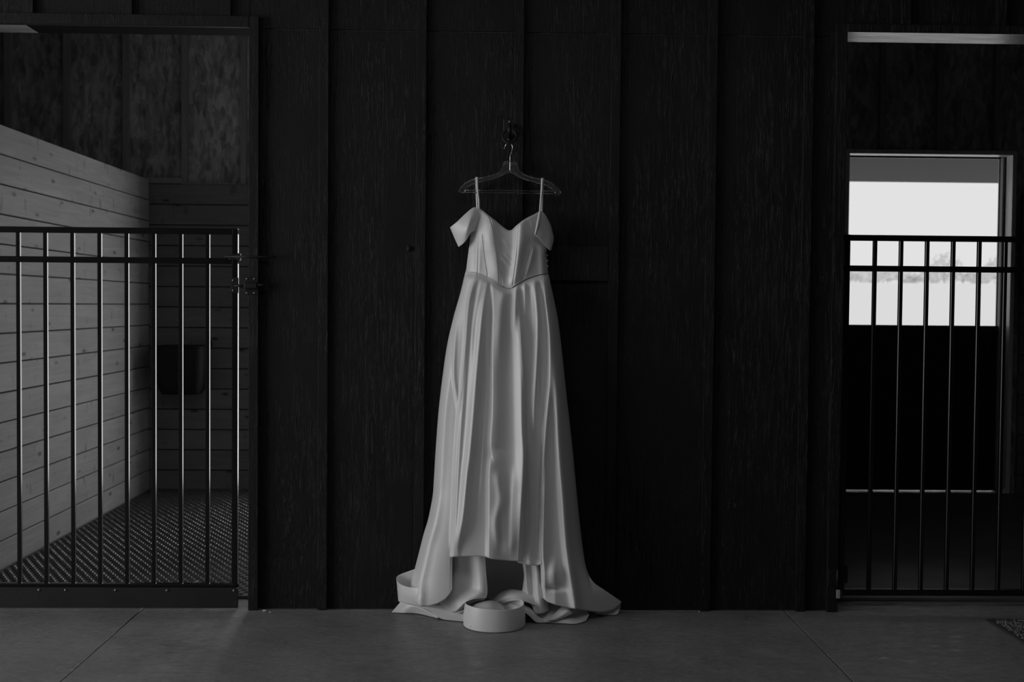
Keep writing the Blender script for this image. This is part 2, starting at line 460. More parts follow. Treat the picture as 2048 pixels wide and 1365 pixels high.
# ------------------------------------------------------------------ stall mats
def stall_mat(x0, x1, label, bumps):
    t = empty('rubber_stall_mat', ((x0+x1)/2, 1.6, 0)); tag(t, label, 'mat')
    box('mat_sheet', x0, x1, .17, 3.045, -.001, .013, M['mat'] if bumps else M['smoothmat'], t, .002)
    if not bumps: rebase(t); return t
    V, F = [], []
    cx, cy = .043, .036
    j = 0; y = .20
    while y < 3.02:
        x = x0 + .03 + (cx*.5 if j % 2 else 0)
        while x < bumps:
            a = random.uniform(-.15, .15); L, Wd, H = .0135, .0085, .0068
            ca, sa = math.cos(a), math.sin(a); i = len(V)
            for (sx_, sy_, z) in ((-1, -1, .0125), (1, -1, .0125), (1, 1, .0125), (-1, 1, .0125), (-.72, -.7, .0125+H), (.72, -.7, .0125+H), (.72, .7, .0125+H), (-.72, .7, .0125+H)):
                V.append((x+ca*sx_*L-sa*sy_*Wd, y+sa*sx_*L+ca*sy_*Wd, z))
            F += [(i+4, i+5, i+6, i+7), (i, i+1, i+5, i+4), (i+1, i+2, i+6, i+5), (i+2, i+3, i+7, i+6), (i+3, i, i+4, i+7)]
            x += cx
        y += cy; j += 1
    me = bpy.data.meshes.new('mat_studs'); me.from_pydata(V, [], F); me.update()
    s = obj('mat_studs', me, M['mat'], t); s['kind'] = 'stuff'
    rebase(t); return t
stall_mat(-2.31, 1.33, 'studded black rubber mat on the floor of the left stall', 0.3)
stall_mat(1.47, 5.09, 'smooth grey rubber mat on the floor behind the right stall gate', 0)

# ------------------------------------------------------------------ gates
def gate(name, label, post_x, bars, x_end, ztop, z2, zb, yc, hinge_left, extra=None):
    t = tag(empty(name, (post_x, yc, 0)), label, 'gate', 'barred steel stall gates')
    r = .0125
    xl, xr = min(post_x-.012, x_end), max(post_x+.012, x_end)
    B = M['black']
    box('top_rail', xl, xr, yc-r, yc+r, ztop-.025, ztop, B, t, .002)
    box('second_rail', xl, xr, yc-r, yc+r, z2-.025, z2, B, t, .002)
    box('bottom_rail', xl, xr, yc-r, yc+r, zb-.027, zb, B, t, .002)
    box('end_post', post_x-.012, post_x+.012, yc-r-.0005, yc+r+.0005, zb-.028, ztop+.001, B, t, .002)
    far = x_end
    box('end_post', far-.012, far+.012, yc-r-.0005, yc+r+.0005, zb-.028, ztop+.001, B, t, .002)
    me = None
    for x in bars:
        if me is None:
            o = box('bar', -.0082, .0082, yc-.0085, yc+.0085, zb-.01, ztop-.01, B, t, .0018); me = o.data
        else: o = obj('bar', me, None, t)
        o.location.x = x
    return t
GY_L = .02
gl = gate('stall_gate', 'black steel bar gate with low kick board across the left stall', -1.0625,
          [-1.178-.1128*k for k in range(9)], -2.17, 1.608, 1.484, .104, GY_L, True)
kb = box('kick_board', -2.17, -1.045, GY_L-.030, GY_L-.0135, .006, .091, M['kick'], gl, .002)
for px in (78, 131, 231, 334, 468):
    p = W(px, 1178, .01); disc('screw', (p[0], GY_L-.030, .081), .0055, .004, M['screw'], kb)
# barrel bolt on the gate's second rail
bp = box('bolt_plate', -1.088, -1.038, GY_L-.0165, GY_L-.0135, 1.476, 1.500, M['iron'], gl, .001)
tube('bolt_rod', [(-1.10, GY_L-.035, 1.489), (-.885, GY_L-.056, 1.489)], .005, M['iron'], gl)
box('bolt_keeper', -1.046, -1.034, GY_L-.045, GY_L-.0165, 1.474, 1.504, M['iron'], gl, .002)
for x in (-1.081, -1.048): disc('bolt_screw', (x, GY_L-.0165, 1.488), .0045, .004, M['screw'], bp)
sp = box('strike_plate', -1.078, -1.046, GY_L-.018, GY_L-.0135, 1.338, 1.402, M['iron'], gl, .001)
tube('strike_pin', [(-1.066, GY_L-.018, 1.369), (-1.05, GY_L-.05, 1.368), (-1.016, GY_L-.06, 1.368)], .0055, M['iron'], gl)
for z in (1.349, 1.391): disc('strike_screw', (-1.068, GY_L-.018, z), .0045, .004, M['screw'], sp)
rebase(gl)
gr = gate('stall_gate', 'black steel bar gate hung on the right stall opening', 1.537,
          [1.6585+.1128*k for k in range(9)], 2.68, 1.611, 1.480, .083, .05, False)
for z0 in (.112,):
    box('hinge_leaf', 1.527, 1.560, .030, .0375, z0, z0+.075, M['iron'], gr, .001)
    tube('hinge_pin', [(1.515, .028, z0-.004), (1.515, .028, z0+.078)], .007, M['iron'], gr)
rebase(gr)
# wall halves of the hinges
for z0, lab in ((.112, 'black hinge plate on the right casing near the floor'),):
    h = tag(empty('hinge_plate', (1.477, -CT, z0)), lab, 'hinge')
    hp = box('plate', 1.457, 1.497, -CT-.004, -CT-.0002, z0, z0+.075, M['iron'], h, .001)
    tube('knuckle', [(1.497, -CT-.006, z0), (1.497, -CT-.006, z0+.075)], .006, M['iron'], h)
    for zz in (.014, .061): disc('screw', (1.47, -CT-.004, z0+zz), .0042, .003, M['iron'], hp)
    rebase(h)
box_gate_rest = tag(empty('gate_rest', (1.505, -.03, .07)), 'small bent steel stop at the foot of the right gate', 'bracket')
box('stop_plate', 1.494, 1.509, -.034, -.0262, .062, .098, M['stud'], box_gate_rest, .001)
box('stop_pin', 1.513, 1.519, -.034, -.018, .064, .096, M['iron'], box_gate_rest, .001)
box('stop_arm', 1.505, 1.515, -.032, -.0264, .075, .085, M['iron'], box_gate_rest, .001)
rebase(box_gate_rest)
# latch box on the left casing
la = tag(empty('gate_latch', (-.985, -CT, 1.33)), 'black slide latch screwed to the casing beside the left gate', 'latch')
lp = box('plate', -1.012, -.957, -CT-.004, -CT-.0003, 1.331, 1.404, M['iron'], la, .001)
box('housing', -1.014, -.957, -CT-.022, -CT-.004, 1.355, 1.383, M['iron'], la, .005)
tube('slide_rod', [(-.96, -CT-.013, 1.372), (-.925, -CT-.013, 1.372)], .005, M['iron'], la)
for x in (-1.004, -.973):
    for z in (1.338, 1.397): disc('screw', (x, -CT-.004, z), .0042, .003, M['screw'], lp)
rebase(la)

# ------------------------------------------------------------------ bucket in the left stall
bk = tag(empty('feed_bucket', (-2.06, 3.0, .69)), 'black plastic feed bucket hung on the back wall of the left stall', 'bucket')
n, L = 28, 12
rows = []
for j in range(L+1):
    t = j/L; z = .685 + .315*t
    wx = .150 + .010*t - .030*(1-t)**6; wy = .120+.01*t - .03*(1-t)**6
    ring = []
    for k in range(n+1):
        a = 2*math.pi*k/n; c, s = math.cos(a), math.sin(a)
        ring.append((-2.055 + wx*np.sign(c)*abs(c)**.4, 2.905 - wy*np.sign(s)*abs(s)**.4, z))
    rows.append(ring)
rows = [[(-2.055, 2.905, .685)]*(n+1)] + rows
P = np.array(rows); bd = obj('bucket_body', grid_mesh('bucket_body', P), M['bucket'], bk, True)
sm = bd.modifiers.new('thickness', 'SOLIDIFY'); sm.thickness = .004
rim = [tuple(p) for p in rows[-1]]
tube('bucket_rim', rim, .007, M['bucket'], bk)
box('hanger_bracket', -1.985, -1.895, 2.99, 3.046, .985, 1.0, M['iron'], bk, .002)
tube('bail_hook', [(-1.915, 3.03, .99), (-1.915, 3.02, 1.035), (-1.90, 3.015, 1.045), (-1.888, 3.01, 1.035), (-1.884, 3.01, 1.0)], .006, M['iron'], bk, smooth_n=20)
rebase(bk)

# ------------------------------------------------------------------ small things on the wall and floor
tr = tag(empty('tie_ring', (.085, 0, 1.97)), 'black iron tie ring on the wall above the hanger', 'ring')
bm = bmesh.new()
b_box(bm, .060, .112, -.006, 0, 1.985, 2.078, .002)
tp = obj('back_plate', mesh_of(bm, 'back_plate'), M['iron'], tr)
tube('eye', [(.085, -.004, 2.052), (.085, -.030, 2.045), (.085, -.040, 2.025), (.085, -.030, 2.008), (.085, -.004, 2.0)], .0085, M['iron'], tr, smooth_n=18)
cz, rr = 1.9985, .0285
tube('ring', [(.085+rr*math.cos(a), -.040-.012*(1-math.sin(a)), cz+rr*math.sin(a)) for a in np.linspace(0, 2*math.pi, 33)], .0045, M['iron'], tr)
disc('screw', (.087, -.006, 2.066), .005, .004, M['screw'], tp); disc('screw', (.083, -.006, 1.992), .004, .004, M['screw'], tp)
rebase(tr)
wk = tag(empty('wall_bolt', (-.332, 0, 1.53)), 'small black bolt head on the siding left of the dress', 'bolt')
box('washer', -.340, -.324, -.003, -.0002, 1.518, 1.545, M['iron'], wk, .001)
box('bolt_head', -.337, -.327, -.012, -.003, 1.524, 1.539, M['iron'], wk, .002); rebase(wk)

dm = tag(empty('doormat', (2.5, -.4, 0)), 'dark pebbly mat lying at the right end of the floor', 'mat')
bm = bmesh.new(); b_box(bm, 2.085, 3.0, -.62, -.146, .0005, .008, .002)
obj('mat_base', mesh_of(bm, 'mat_base'), M['doormat'], dm)
V, F = [], []
rs = np.random.RandomState(3)
for k in range(3600):
    x = rs.uniform(2.105, 2.99); y = rs.uniform(-.605, -.165); r = rs.uniform(.004, .0085); z = .007
    i = len(V); a0 = rs.uniform(0, 6.28)
    for q in range(5): V.append((x+r*math.cos(a0+q*1.2566)*rs.uniform(.7, 1.3), y+r*math.sin(a0+q*1.2566), z))
    V.append((x, y, z+r*rs.uniform(.5, 1.2)))
    F += [(i+q, i+(q+1) % 5, i+5) for q in range(5)]
me = bpy.data.meshes.new('mat_pebbles'); me.from_pydata([tuple(v) for v in V], [], F); me.update()
s = obj('mat_pebbles', me, M['pebble'], dm); s['kind'] = 'stuff'; rebase(dm)

p = W(375, 1142, -.32)
sh = tube('wood_shaving', [(-1.36, .33, .024), (-1.335, .325, .022), (-1.315, .345, .027), (-1.305, .37, .030)], [.002, .004, .004, .0015], M['straw'], None, smooth_n=4)
tag(sh, 'curled pale wood shaving on the left stall mat', 'shaving')
for (x, y, r, lab) in ((-.925, -.035, .006, 'pale crumb on the floor beside the foot of the left casing'), (-.90, -.055, .004, 'smaller crumb just right of the casing crumb'),
                       (.91, -.03, .004, 'tiny crumb at the foot of the batten right of the dress')):
    bm = bmesh.new(); bmesh.ops.create_icosphere(bm, subdivisions=1, radius=r)
    for v in bm.verts: v.co = Vector((v.co.x*random.uniform(.8, 2.2)+x, v.co.y*random.uniform(.7, 1.3)+y, v.co.z*.6+r*.55))
    tag(obj('crumb', mesh_of(bm, 'crumb'), M['straw']), lab, 'debris')

# ------------------------------------------------------------------ hanger
hg = tag(empty('clothes_hanger', tuple(W(1020, 345, .055))), 'clear plastic hanger with bright steel hook carrying the dress', 'hanger')
DH = .056
tube('hook', [W(x, y, DH+q) for x, y, q in ((1008.5, 298, -.004), (1010.5, 293, -.003), (1013, 288, 0), (1018, 285.5, 0), (1023.5, 289, 0), (1025, 296, 0), (1023.5, 304, 0), (1020.8, 311, 0), (1020.3, 320, 0), (1020, 343, 0))], .0019, M['steel'], hg, 8, 60)
topL = [(1020, 323), (1010, 323.5), (1007, 327), (1005.5, 334), (1001, 343), (990, 349), (975, 353.5), (952, 357), (936, 363), (925, 371), (918.5, 380), (919, 384), (929, 386)]
botL = [(1020, 345), (1013, 346.5), (1005, 351), (996, 355), (985, 358.5), (972, 361.5), (958, 364), (945, 369), (937, 374), (931, 379), (930, 382), (930, 384), (930, 385)]
topR = [(1020, 323), (1031, 324), (1034, 327), (1035.5, 334), (1040, 343.5), (1050, 350), (1066, 355.5), (1084, 358.5), (1100, 364), (1112, 374), (1121, 384), (1120, 389), (1112, 391)]
botR = [(1020, 345), (1027, 347.5), (1034, 353), (1043, 357), (1055, 361), (1068, 364.5), (1082, 368), (1094, 372), (1102, 377), (1108, 382), (1109.5, 385), (1109.5, 387), (1110, 388)]
for T_, B_ in ((topL, botL), (topR, botR)):
    n = 48
    a = catmull(np.array(T_), n); b = catmull(np.array(B_), n)
    fr = np.array([Wn(a[:, 0]*(1-s)+b[:, 0]*s, a[:, 1]*(1-s)+b[:, 1]*s, DH+.001) for s in np.linspace(0, 1, 5)])
    o = obj('arm_web', grid_mesh('arm_web', fr), M['clear'], hg, True)
    q = o.modifiers.new('thickness', 'SOLIDIFY'); q.thickness = .0022
    tube('arm_rim', Wn(a[:, 0], a[:, 1], DH), .0026, M['clear'], hg, 6)
    tube('arm_rim', Wn(b[:, 0], b[:, 1], DH), .0022, M['clear'], hg, 6)
for (x, y) in ((978, 351), (1062, 353)):
    box('strap_notch', *(lambda p: (p[0]-.004, p[0]+.004, p[1]-.005, p[1]+.005, p[2]-.004, p[2]+.003))(W(x, y, DH)), M['clear'], hg, .001)
for dy in (0, 5.2):
    tube('trouser_bar', [W(930, 380.5+dy*.8, DH), W(1109, 382.5+dy, DH)], .0022, M['clear'], hg, 6)
rebase(hg)

# ------------------------------------------------------------------ wedding dress
dr = tag(empty('wedding_dress', (.1, -.15, 0)), 'white satin off-shoulder wedding dress with train hung against the dark wall', 'dress')
SAT = M['satin']
def cloth(name, me, th=.0016):
    o = obj(name, me, SAT, dr, True)
    s = o.modifiers.new('thickness', 'SOLIDIFY'); s.thickness = th; s.offset = 0
    return o
def lut(pts, col=1):
    a = np.array(pts, float); return lambda y: np.interp(y, a[:, 1], a[:, 0])
def spl(pts):
    """smooth x(y) through image points"""
    a = np.array(pts, float); c = catmull(a, len(a)*12); o_ = np.argsort(c[:, 1]); c = c[o_]
    return lambda y: np.interp(y, c[:, 1], c[:, 0])
def sst(a, b, x):
    t = np.clip((x-a)/(b-a), 0, 1); return t*t*(3-2*t)

XL = spl([(932, 540), (921, 586), (908, 632), (895, 688), (886, 749), (878, 817), (872, 894), (868, 960), (865.5, 993), (857, 1037), (848, 1067), (839, 1102), (830, 1137), (820, 1172), (812, 1200)])
XR = spl([(1095, 540), (1108, 601), (1117, 648), (1126, 725), (1134, 801), (1143, 878), (1149, 940), (1154, 993), (1162, 1067), (1171, 1131), (1185, 1163), (1209, 1181), (1241, 1203), (1246, 1212)])
XRB = spl([(1095, 540), (1108, 601), (1117, 648), (1126, 725), (1134, 801), (1143, 878), (1149, 940), (1154, 993), (1162, 1067), (1170, 1120), (1180, 1170), (1190, 1230)])
E1 = spl([(951, 540), (938, 601), (931, 688), (923, 786), (917, 848), (912, 925), (905, 1050), (900, 1118), (898, 1200)])
E2 = spl([(1040, 540), (1046, 640), (1048.5, 725), (1050, 850), (1053, 920), (1048, 1020), (1043.5, 1118), (1040, 1200)])
E3 = spl([(1086, 540), (1094, 617), (1100, 678), (1101, 755), (1097, 801), (1091, 863), (1086, 940), (1083, 1008), (1081, 1096), (1083, 1150), (1084, 1220)])

# folds: path, height, left half width px, right half width px, (fade-in y, full y, fade-out y, gone y)
FOLDS = [
    ([(951, 549), (938, 601), (931, 688), (923, 786), (917, 848), (912, 925), (906, 1040), (900, 1120)], .015, 4.0, 8, (540, 600, 1040, 1110)),
    ([(932, 545), (914, 617), (909, 694), (908, 755), (915, 808), (916, 860)], .0055, 3.2, 5, (560, 640, 780, 850)),
    ([(900, 690), (884, 830), (876, 960), (868, 1040), (852, 1100), (838, 1165)], .014, 7, 12, (620, 850, 1200, 1300)),
    ([(975, 556), (966, 617), (960, 678), (953, 755), (947, 832), (940, 909), (935, 949), (926, 1037), (915, 1095)], .026, 11, 6, (545, 640, 1040, 1130)),
    ([(985, 560), (988, 617), (986.5, 694), (986, 817), (982.5, 878), (984, 905), (991, 925)], .021, 4.5, 26, (550, 620, 885, 930)),
    ([(990, 880), (980, 935), (979, 1000), (978, 1120)], .020, 4.5, 30, (895, 930, 1130, 1140)),
    ([(1031, 580), (1040, 648), (1045, 725), (1046.5, 786), (1048, 848), (1049.5, 909), (1046, 1010), (1041, 1115)], .024, 17, 4, (560, 680, 1000, 1130)),
    ([(1068, 560), (1075, 632), (1074, 709), (1069, 801), (1068, 848), (1068, 894)], .019, 7, 7, (548, 600, 830, 910)),
    ([(1086, 560), (1094, 617), (1100, 678), (1100.5, 755), (1097, 801), (1091, 863), (1086, 940), (1083, 1008), (1081, 1096), (1084, 1160)], .020, 5, 12, (548, 600, 1150, 1200)),
    ([(1083, 660), (1083, 720), (1081, 790)], .007, 4, 6, (650, 700, 760, 830)),
    ([(1108, 690), (1112, 740), (1115, 817), (1117, 878), (1121, 940), (1126, 1000), (1130, 1060), (1135, 1110), (1145, 1180), (1152, 1225)], .024, 8, 12, (680, 800, 1230, 1260)),
    ([(1034, 560), (1031, 600), (1028, 650)], .009, 5, 6, (552, 575, 610, 680)),
    ([(1047, 556), (1050, 590), (1050, 630)], .008, 4, 5, (548, 570, 600, 660)),
    ([(1008, 575), (1004, 620), (1000, 680)], .010, 12, 14, (560, 600, 650, 760)),
    ([(963, 560), (948, 640), (941, 740), (934, 850)], .007, 4, 6, (550, 600, 700, 860)),
    ([(972, 640), (972, 760), (966, 900), (958, 1050)], .006, 4, 5, (600, 680, 900, 1060)),
    ([(1060, 700), (1058, 850), (1060, 980)], .008, 4, 5, (680, 760, 900, 1000)),
    # soft ripples low on the front panel
    ([(996, 950), (1000, 1000), (992, 1045), (996, 1090)], .009, 9, 11, (935, 965, 1060, 1110)),
    ([(1012, 960), (1010, 1030), (1014, 1100)], .006, 10, 12, (950, 1000, 1090, 1125)),
    ([(1030, 930), (1026, 1010), (1024, 1100)], .007, 7, 10, (915, 980, 1080, 1125)),
    ([(1062, 960), (1064, 1050), (1060, 1130)], .007, 6, 8, (930, 1000, 1140, 1150)),
]
FC = [(spl(p), A, wl_, wr_, f_) for p, A, wl_, wr_, f_ in FOLDS]
def ridge(t):          # smooth bump with rounded crest
    return np.where(np.abs(t) < 2.2, np.exp(-t*t*1.15), 0)
def fold_sum(px, py):
    d = np.zeros_like(px)
    for c, A, wl_, wr_, (a, b, e, g) in FC:
        q = px - c(py); w_ = np.where(q < 0, wl_, wr_)
        d += 1.35*A*sst(a, b, py)*(1-sst(e, g, py))*ridge(q/w_)
    return d
DF = lambda y: np.interp(y, [540, 600, 700, 850, 1000, 1115, 1180, 1230], [.108, .118, .14, .17, .195, .215, .225, .23])
def base_d(px, py):
    l, r = XL(py), XRB(py)
    u = np.clip((px-l)/(r-l), 0, 1)
    prof = (1-np.abs(2*u-1)**7.0)
    return .030 + (DF(py)-.030)*np.clip(prof, 0, 1)**.5
def skirt_d(px, py): return base_d(px, py) + fold_sum(px, py)*np.clip((px-XL(py))/14, 0, 1)*np.clip((XR(py)-px)/10+.15, 0, 1)

WA = np.array([(932, 543), (943, 543.5), (953, 544), (967, 549), (983, 557), (995, 565), (1004, 571), (1014, 575), (1022, 575.5), (1031, 569), (1041, 563), (1054, 556), (1068, 551), (1080, 548), (1096, 545)], float)
waist = lambda x: np.interp(x, WA[:, 0], WA[:, 1])
# bodice
NK = np.array([(950, 419), (959, 416.5), (967, 423), (977, 431), (990, 441), (1003, 452), (1012, 459), (1018, 461.5), (1024, 460), (1030, 454), (1036, 449), (1046, 441), (1056, 435), (1068, 429), (1080, 422), (1085, 424)], float)
neck = lambda x: np.interp(x, NK[:, 0], NK[:, 1])
SEAMS = [[(978, 431), (986, 455), (992, 484), (996, 520), (999, 563)], [(981.5, 431), (989, 452), (995, 484), (999.5, 520), (1003, 566)],
         [(1038, 452), (1036, 480), (1034, 510), (1030, 540), (1026, 568)], [(1064, 498), (1060, 515), (1054, 538), (1047, 557)], [(1061, 498), (1057, 515), (1051, 538), (1044, 558)],
         [(957, 470), (957, 510), (956, 543)], [(966, 470), (970, 510), (976, 550)]]
SF = [(spl(s), (s[0][1], s[-1][1])) for s in SEAMS]
BRS = [(spl(p_), a_, l_, r_, f_) for p_, a_, l_, r_, f_ in (
    ([(979, 425), (984, 455), (988, 490), (994, 530), (1000, 570)], .020, 17, 9, (418, 450, 540, 580)),
    ([(1044, 430), (1040, 455), (1038, 490), (1033, 530), (1027, 572)], .022, 9, 13, (425, 455, 555, 585)),
    ([(1084, 480), (1085, 510), (1087, 548)], .016, 9, 7, (470, 505, 545, 575)),
    ([(1066, 490), (1062, 515), (1052, 548)], .008, 6, 6, (480, 505, 540, 560)),
    ([(958, 440), (956, 490), (955, 543)], .006, 5, 8, (430, 460, 530, 560)))]
def bod_d(px, py):
    cx = 1014.; hw = np.interp(py, [416, 480, 545, 575], [70, 79, 82, 82])
    u = np.clip(np.abs(px-cx)/hw, 0, 1)
    d = .030 + (np.interp(py, [416, 450, 500, 545, 575], [.060, .074, .082, .078, .080]))*(1-u**2.6)**.6
    for c_, a, wl_, wr_, (f0, f1, f2, f3) in BRS:
        q = px - c_(py); w_ = np.where(q < 0, wl_, wr_); d += a*np.exp(-(q/w_)**2)*sst(f0, f1, py)*(1-sst(f2, f3, py))
    for (x, y, a, wx, wy) in ((972, 470, .016, 22, 32), (1056, 466, .018, 20, 30)): d += a*np.exp(-((px-x)/wx)**2-((py-y)/wy)**2)
    for s, (ya, yb) in SF: d -= .0035*np.exp(-((px-s(py))/1.5)**2)*sst(ya-6, ya+4, py)*(1-sst(yb, yb+6, py))
    # soft diagonal puckers in the middle of the bodice
    for (x, y, ang, ln, a, w_) in ((1008, 520, .85, 15, .008, 4.5), (1013, 512, .8, 10, .005, 3.5), (1012, 488, .9, 9, .004, 4), (1064, 449, 1.3, 10, .005, 3.5)):
        c, k = math.cos(ang), math.sin(ang); al = (px-x)*c+(py-y)*k; ac = -(px-x)*k+(py-y)*c
        d += a*np.exp(-(al/ln)**2-(ac/w_)**2)
    # neckline edge rolls back
    d -= .006*sst(5, 0, py-neck(px))
    return d
def panel(name, xl, xr, ybot, nr, nc, off=None, ytop=None, zmin=.004, th=.0016, warp=None):
    u = np.linspace(0, 1, nc)[None, :]; v = np.linspace(0, 1, nr)[:, None]
    x0 = xl(np.array(545.)) + (xr(np.array(545.))-xl(np.array(545.)))*u
    y0 = waist(x0)-3 if ytop is None else np.full_like(x0, ytop)
    y1 = ybot(u)
    py = y0 + (y1-y0)*v
    px = xl(py) + (xr(py)-xl(py))*u
    d = skirt_d(px, py)
    if off is not None: d = d + off(px, py, u, v)
    if ytop is None:
        k_ = sst(2, 18, py-y0); d = np.minimum(bod_d(px, y0+3)-.008, d+.01)*(1-k_) + d*k_
    P = Wn(px, py, np.maximum(d, .029)); P[..., 2] = np.maximum(P[..., 2], zmin)
    return cloth(name, grid_mesh(name, P), th)

# front panel with its raised hem
hemF = lambda u: np.interp(u, [0, .2, .4, .5, .58, .7, .85, 1], [1115, 1113.5, 1113, 1114.5, 1119, 1121, 1122.5, 1123.5])
def offF(px, py, u, v):
    lift = .042*sst(720, 1110, py)
    e = np.minimum(px-E1(py), E2(py)-px)
    curl = -.030*sst(7, 0, e)*sst(640, 1000, py)*np.where(px < 980, 1, 1)
    return lift + curl
panel('front_panel', lambda y: E1(y)-1, lambda y: E2(y)+1, hemF, 230, 170, offF)
# left side panel running down behind the front panel to the floor
def xrl(y): return E1(y) + np.interp(y, [540, 900, 1115, 1180, 1230], [3, 6, 5, 6, 4])
hemL = lambda u: np.interp(u, [0, .08, .18, .32, .5, .7, .85, .95, 1], [1176, 1186, 1203, 1213, 1213, 1208, 1200, 1189, 1180])
def offL(px, py, u, v):
    cap = np.maximum(px-E1(py), 0)
    dd = -(skirt_d(px, py)-skirt_d(np.minimum(px, E1(py)-8), py))*sst(-2, 4, cap)
    return dd - .006*sst(700, 900, py) + .012*sst(1150, 1210, py)
panel('side_panel', lambda y: XL(y), xrl, hemL, 240, 110, offL)
# narrow recessed panel with its own lower hem
hemR1 = lambda u: np.interp(u, [0, .3, .7, 1], [1126, 1130, 1132.5, 1128])
panel('side_panel', lambda y: E2(y)-8, lambda y: E3(y)+6, hemR1, 200, 50, lambda px, py, u, v: -.012*sst(700, 1000, py))
# right side panel sweeping out to the floor
def xrr(y): return XR(y)
hemR = lambda u: np.interp(u, [0, .08, .2, .35, .48, .62, .75, .88, 1], [1194, 1205, 1212, 1217, 1220, 1224, 1226, 1221, 1205])
def offR(px, py, u, v):
    dt = np.interp(px, [1080, 1090, 1110, 1150, 1190, 1215, 1245], [.185, .21, .22, .20, .14, .10, .055]) + fold_sum(px, py)
    puff = .026*np.exp(-((px-1106)/13)**2-((py-1150)/22)**2) - .020*np.exp(-((px-1112)/18)**2-((py-1177)/6)**2)
    edge = -.02*sst(6, 0, px-E3(py))*sst(900, 1050, py)
    return (dt-skirt_d(px, py))*sst(1095, 1195, py) + puff + edge + .006
panel('side_panel', lambda y: E3(y)-1, xrr, hemR, 240, 110, offR)

# back of the skirt hanging against the wall
u = np.linspace(0, 1, 60)[None, :]; py = (548 + (1215-548)*np.linspace(0, 1, 60))[:, None] + 0*u
px = XL(py)+3 + (np.minimum(XR(py), 1200)-XL(py)-6)*u
P = Wn(px, py, .032 - .004*np.cos(u*2*math.pi*9)*sst(600, 900, py)); P[..., 2] = np.maximum(P[..., 2], .01)
cloth('back_panel', grid_mesh('back_panel', P), .001)

u = np.linspace(0, 1, 190)[None, :]; v = np.linspace(0, 1, 150)[:, None]
tx = 950 + (1085-950)*u; bx = 932 + (1096-932)*u
side = lambda t: t**.8
px = tx + (bx-tx)*v**.85; py = neck(tx) + (waist(bx)+1-neck(tx))*v
bodice = cloth('bodice', grid_mesh('bodice', Wn(px, py, bod_d(px, py))))
# waist seam piping
xw = np.linspace(933, 1095, 90)
pipe = Wn(xw, waist(xw)+.5, bod_d(xw, waist(xw))+.001)
tube('waist_seam', pipe, .0016, SAT, bodice, 6)
# bodice back
u = np.linspace(0, 1, 40)[None, :]; v = np.linspace(0, 1, 30)[:, None]
px = (948+8*np.abs(u-.5)*0 + (1086-948)*u) + ((934-948) + ((1094-1086)-(934-948))*u)*v
py = (486+8*np.cos(u*6.28)) + (548-494)*v
cloth('bodice_back', grid_mesh('bodice_back', Wn(px, py, .031+0*px)), .001)

# straps looped over the hanger
def strap(fr, wpx):
    c = catmull(np.array(fr, float), 40); c[:, 2] = np.maximum(c[:, 2], .03)
    w_ = np.interp(np.linspace(0, 1, 40), [0, .7, 1], [wpx, wpx*.85, wpx*.6])
    P = np.stack([Wn(c[:, 0]-w_/2, c[:, 1], c[:, 2]), Wn(c[:, 0], c[:, 1], c[:, 2]+.0015), Wn(c[:, 0]+w_/2, c[:, 1], c[:, 2])], 1)
    return cloth('strap', grid_mesh('strap', P), .0012)
strap([(956, 470, .026), (955, 420, .030), (953, 375, .035), (952.5, 358, .044), (953.5, 354.8, .057), (954, 357, .068), (955, 378, .070), (957.5, 400, .078), (958, 419, .080)], 4.8)
strap([(1083, 470, .026), (1083, 425, .030), (1084.5, 380, .035), (1085, 360, .044), (1085, 356.4, .057), (1084.5, 360, .068), (1083.5, 380, .070), (1081.5, 402, .078), (1079.5, 425, .084)], 5.2)

# draped off-shoulder sleeves and other sheets made from control nets
def net(name, rows, n=44, m_=44, th=.0016, zmin=.004, wob=0):
    R_ = [np.array([np.append(W(x, y, d), 0)[:3] for x, y, d in r]) for r in rows]
    R2 = np.array([catmull(r, m_) for r in R_])
    G = np.stack([catmull(R2[:, j], n) for j in range(m_)], 1)
    if wob:
        a = np.linspace(0, 1, n)[:, None]; b = np.linspace(0, 1, m_)[None, :]
        G[..., 1] += wob*np.sin(9*a+5*b)*np.sin(7*b+2)*np.sin(math.pi*a)
    G[..., 2] = np.maximum(G[..., 2], zmin); G[..., 1] = np.minimum(G[..., 1], -.029)
    return cloth(name, grid_mesh(name, G), th)
net('sleeve', [
    [(955, 418, .030), (950, 445, .028), (944, 466, .030)],
    [(925, 437, .022), (925, 460, .022), (926, 484, .028)],
    [(900.5, 455, .060), (908, 474, .058), (917, 494, .064)],
    [(915, 443, .088), (925, 466, .100), (927, 487, .088)],
    [(933, 426, .088), (936, 452, .118), (936, 475, .100)],
    [(947, 415.5, .080), (944, 440, .108), (941, 466, .096)],
    [(957, 417, .078), (956, 440, .092), (950, 462, .090)]])
sl = net('sleeve', [
    [(1080, 424, .090), (1074, 447, .118), (1069, 471, .126)],
    [(1086, 425, .086), (1083, 452, .104), (1078, 477, .122)],
    [(1093, 434, .072), (1092, 459, .088), (1088, 489, .112)],
    [(1099, 446, .056), (1101, 467, .070), (1099.5, 501, .098)],
    [(1101, 450, .034), (1107, 477, .040), (1103, 496, .060)],
    [(1092, 440, .020), (1096, 470, .020), (1094, 488, .024)]])
bnd = net('sleeve_binding', [
    [(1077, 424, .092), (1073, 447, .121), (1069, 470, .131)],
    [(1080, 423, .095), (1076, 446, .124), (1071, 468, .133)],
    [(1083, 424, .090), (1079, 447, .118), (1073, 467, .129)]], 10, 30)
bnd.parent = sl
